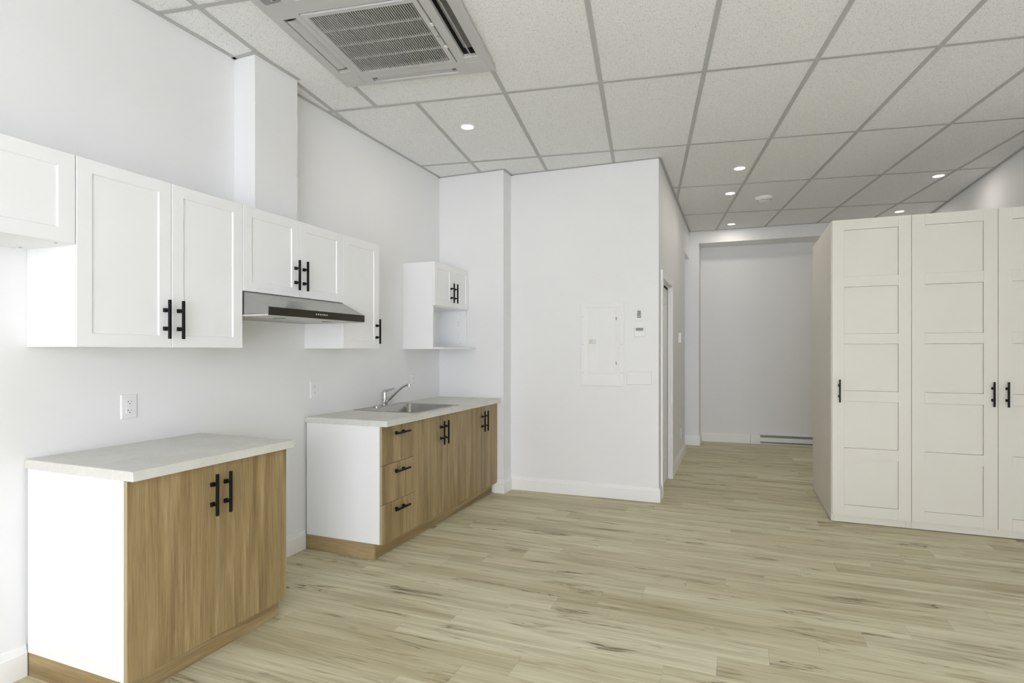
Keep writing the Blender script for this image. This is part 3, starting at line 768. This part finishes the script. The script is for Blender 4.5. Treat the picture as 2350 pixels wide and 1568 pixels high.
wa = thing('wardrobe', 'narrow single-door greige wardrobe at left end of the row', 'wardrobe', (WA, FR, 0), 0, 'greige panelled wardrobes')
ward_frame(wa, WB-WA-0.0005, DP); ward_door(wa, 0.006, 4.0290-WA-G, 3.5455-WA); feet(wa, (0.03, 0.49), (0.05, 0.50))
wb = thing('wardrobe', 'wide two-door greige wardrobe against the right wall', 'wardrobe', (WB, FR, 0), 0, 'greige panelled wardrobes')
ww = XR-0.004-WB
ward_frame(wb, ww, DP)
ward_door(wb, 4.0290-WB+G, 4.5590-WB-G, 4.5270-WB); ward_door(wb, 4.5590-WB+G, ww-0.003, 4.6100-WB); feet(wb, (0.03, 0.5, 1.0), (0.05, 0.50))
wc = thing('wardrobe', 'greige wardrobe standing back to back behind the single-door one', 'wardrobe', (WA+0.524, 6.345, 0), PI, 'greige panelled wardrobes')
ward_frame(wc, 0.524, 6.345-5.7505); ward_door(wc, 0.004, 0.522); feet(wc, (0.03, 0.49), (0.05, 0.54))

# ------------------------------------------------------------------ air conditioner cassette
ZA = ZC - 0.004
ac = thing('air_conditioner', 'square ceiling cassette air conditioner with slatted intake grille', 'air conditioner', (1.003, 2.591, ZA), R(9.0))
# relief faces -y; turned so that it faces down: local (x, d, z) -> (x, z, d)
DOWN = Matrix(((1, 0, 0, 0), (0, 0, 1, 0), (0, 1, 0, 0), (0, 0, 0, 1)))
gx, gy, gh, fh = -0.015, 0.033, 0.285, 0.318
xs = sorted([-0.5, -0.445, -0.372, gx-fh, gx+fh, 0.357, 0.437, 0.5, -0.285, 0.27]); zs = sorted([-0.5, -0.445, -0.385, gy-fh, gy+fh, 0.418, 0.468, 0.5, -0.255, 0.31])
def acd(i, j):
    x = (xs[i]+xs[i+1])/2; y = (zs[j]+zs[j+1])/2
    if gx-fh < x < gx+fh and gy-fh < y < gy+fh: return None
    if -0.255 < y < 0.31 and (-0.445 < x < -0.372 or 0.357 < x < 0.437): return None
    if -0.285 < x < 0.27 and (-0.445 < y < -0.385 or 0.418 < y < 0.468): return None
    return -0.024
MB().relief(xs, zs, acd, 0.0).build('panel', 'ac', ac, 0.004, xf=DOWN)
MB().relief([-0.49, 0.49], [-0.49, 0.49], lambda i, j: 0.075, 0.080).build('housing', 'dark', ac, xf=DOWN)
# slot linings and louvre blades
def slot(x0, x1, y0, y1, along, side, tilt):
    t = 0.004
    MB().relief([x0-t, x0, x1, x1+t], [y0-t, y0, y1, y1+t], lambda i, j: None if i == 1 and j == 1 else 0.0, 0.07).build('slot_lining', 'ac' if tilt < 20 else 'dark', ac, xf=DOWN)
    if along == 'y':
        xc = (x0+x1)/2; hw = (x1-x0)*0.44; c_, s_ = math.cos(R(tilt)), math.sin(R(tilt))*side
        prof = [(xc-hw*c_, -0.012-hw*s_), (xc, -0.017), (xc+hw*c_, -0.012+hw*s_), (xc+hw*c_, -0.009+hw*s_), (xc, -0.013), (xc-hw*c_, -0.009-hw*s_)]
        MB().prism_y([(a, b_) for a, b_ in prof], y0+0.028, y1-0.028).build('louvre', 'ac', ac)
    else:
        yc = (y0+y1)/2; hw = (y1-y0)*0.44; c_, s_ = math.cos(R(tilt)), math.sin(R(tilt))*side
        prof = [(yc-hw*c_, -0.012-hw*s_), (yc, -0.017), (yc+hw*c_, -0.012+hw*s_), (yc+hw*c_, -0.009+hw*s_), (yc, -0.013), (yc-hw*c_, -0.009-hw*s_)]
        MB().prism_x([(a, b_) for a, b_ in prof], x0+0.028, x1-0.028).build('louvre', 'ac', ac)
slot(-0.445, -0.372, -0.255, 0.31, 'y', 1, 10); slot(0.357, 0.437, -0.255, 0.31, 'y', -1, 55)
slot(-0.285, 0.27, 0.418, 0.468, 'x', -1, 10); slot(-0.285, 0.27, -0.445, -0.385, 'x', 1, 55)
# intake grille
gf = MB().relief([gx-fh+0.004, gx-gh, gx+gh, gx+fh-0.004], [gy-fh+0.004, gy-gh, gy+gh, gy+fh-0.004], lambda i, j: None if i == 1 and j == 1 else -0.030, -0.006).build('grille_frame', 'ac', ac, 0.003, xf=DOWN)
MB().box(gx-gh-0.005, gx+gh+0.005, gy-gh-0.005, gy+gh+0.005, -0.004, 0.0).build('filter', 'filter', gf)
NS = 45; sm_ = None
for k in range(NS):
    x = gx-gh + (k+0.5)*2*gh/NS
    if sm_ is None:
        o = MB().prism_y([(-0.0017, -0.030), (0.0017, -0.030), (0.0010, -0.021), (-0.0010, -0.021)], gy-gh, gy+gh).build('slat', 'ac', gf); sm_ = o.data
    else:
        o = bpy.data.objects.new('slat', sm_); C.objects.link(o); o.parent = gf
    o.location = (x, 0, 0)
for k in range(1, 4):
    y = gy-gh + k*2*gh/4
    MB().box(gx-gh, gx+gh, y-0.002, y+0.002, -0.0275, -0.014).build('cross_bar', 'ac', gf)
for y in (-0.06, 0.16): MB().box(gx+fh-0.012, gx+fh+0.006, y-0.012, y+0.012, -0.034, -0.028).build('latch', 'plastic', gf, 0.002)
MB().box(0.288, 0.298, 0.045, 0.062, -0.0312, -0.0300).build('mark', 'greyplast', gf)
# corner covers, display
for sx in (-1, 1):
    for sy in (-1, 1):
        x0, x1 = sorted((sx*0.462, sx*0.352)); y0, y1 = sorted((sy*0.462, sy*0.365))
        MB().box(x0, x1, y0, y1, -0.0255, -0.0235).build('corner_cover', 'ac', ac, 0.001)
dp_ = MB().prism([(-0.448, -0.452), (-0.352, -0.452), (-0.352, -0.402), (-0.44, -0.390), (-0.448, -0.398)], -0.0275, -0.0250).build('display', 'greyplast', ac)
MB().box(-0.382, -0.362, -0.448, -0.418, -0.0282, -0.0270).build('sensor_window', 'black', dp_)
for k in range(3): MB().box(-0.398, -0.393, -0.440+k*0.010, -0.435+k*0.010, -0.0280, -0.0270).build('indicator', 'plastic', dp_)

# ------------------------------------------------------------------ ceiling lights and vent
LP = [(0.8400, 3.9400, 'lit recessed downlight on its own, in tile beyond the air conditioner'),
      (2.8099, 5.8027, 'lit recessed downlight nearest the camera in the row leading to the hall'),
      (2.7148, 6.6869, 'lit recessed downlight second in the hall row, beside the round vent'),
      (2.7106, 8.3118, 'lit recessed downlight closest to the hall beam'),
      (4.6511, 6.7939, 'lit recessed downlight nearer of two beside the right wall'),
      (4.6704, 8.3436, 'lit recessed downlight just showing above the first wardrobe top')]
for x, y, lab in LP:
    L = thing('downlight', lab, 'ceiling light', (x, y, ZC+0.0045), 0, 'round recessed downlights')
    auto_smooth(MB().lathe([(0.059, 0.0), (0.058, -0.004), (0.050, -0.0065), (0.047, -0.004), (0.047, 0.0)], 32, cap0=False, cap1=False).build('trim_ring', 'plastic', L), 50)
    MB().lathe([(0.047, 0.0), (0.0468, -0.0045), (0.001, -0.0055)], 32, cap0=False).build('diffuser', 'lamp', L)
    sd = bpy.data.lights.new('downlight_beam', 'AREA'); sd.shape = 'DISK'; sd.size = 0.088
    sd.energy = SPOT_W; sd.color = (1.0, 0.93, 0.82)
    so = bpy.data.objects.new('downlight_beam', sd); C.objects.link(so); so.parent = L; so.location = (0, 0, -0.010)
v = thing('ceiling_vent', 'round white ventilation diffuser set in the ceiling', 'vent', (3.070, 7.010, ZC+0.004), 0)
auto_smooth(MB().lathe([(0.100, 0.0), (0.0995, -0.006), (0.088, -0.026), (0.080, -0.031), (0.077, -0.026), (0.075, 0.0)], 36, cap0=False, cap1=False).build('flange', 'plastic', v), 50)
MB().lathe([(0.076, -0.001), (0.074, -0.003)], 36).build('throat', 'dark', v)
auto_smooth(MB().lathe([(0.069, -0.026), (0.066, -0.036), (0.061, -0.038), (0.058, -0.028)], 36, cap0=False, cap1=False).build('ring', 'plastic', v), 50)
auto_smooth(MB().lathe([(0.044, -0.034), (0.054, -0.042), (0.053, -0.049), (0.02, -0.054), (0.001, -0.055)], 36).build('disc', 'plastic', v), 50)
MB().box(-0.066, 0.066, -0.004, 0.004, -0.036, -0.002).build('bridge', 'plastic', v)
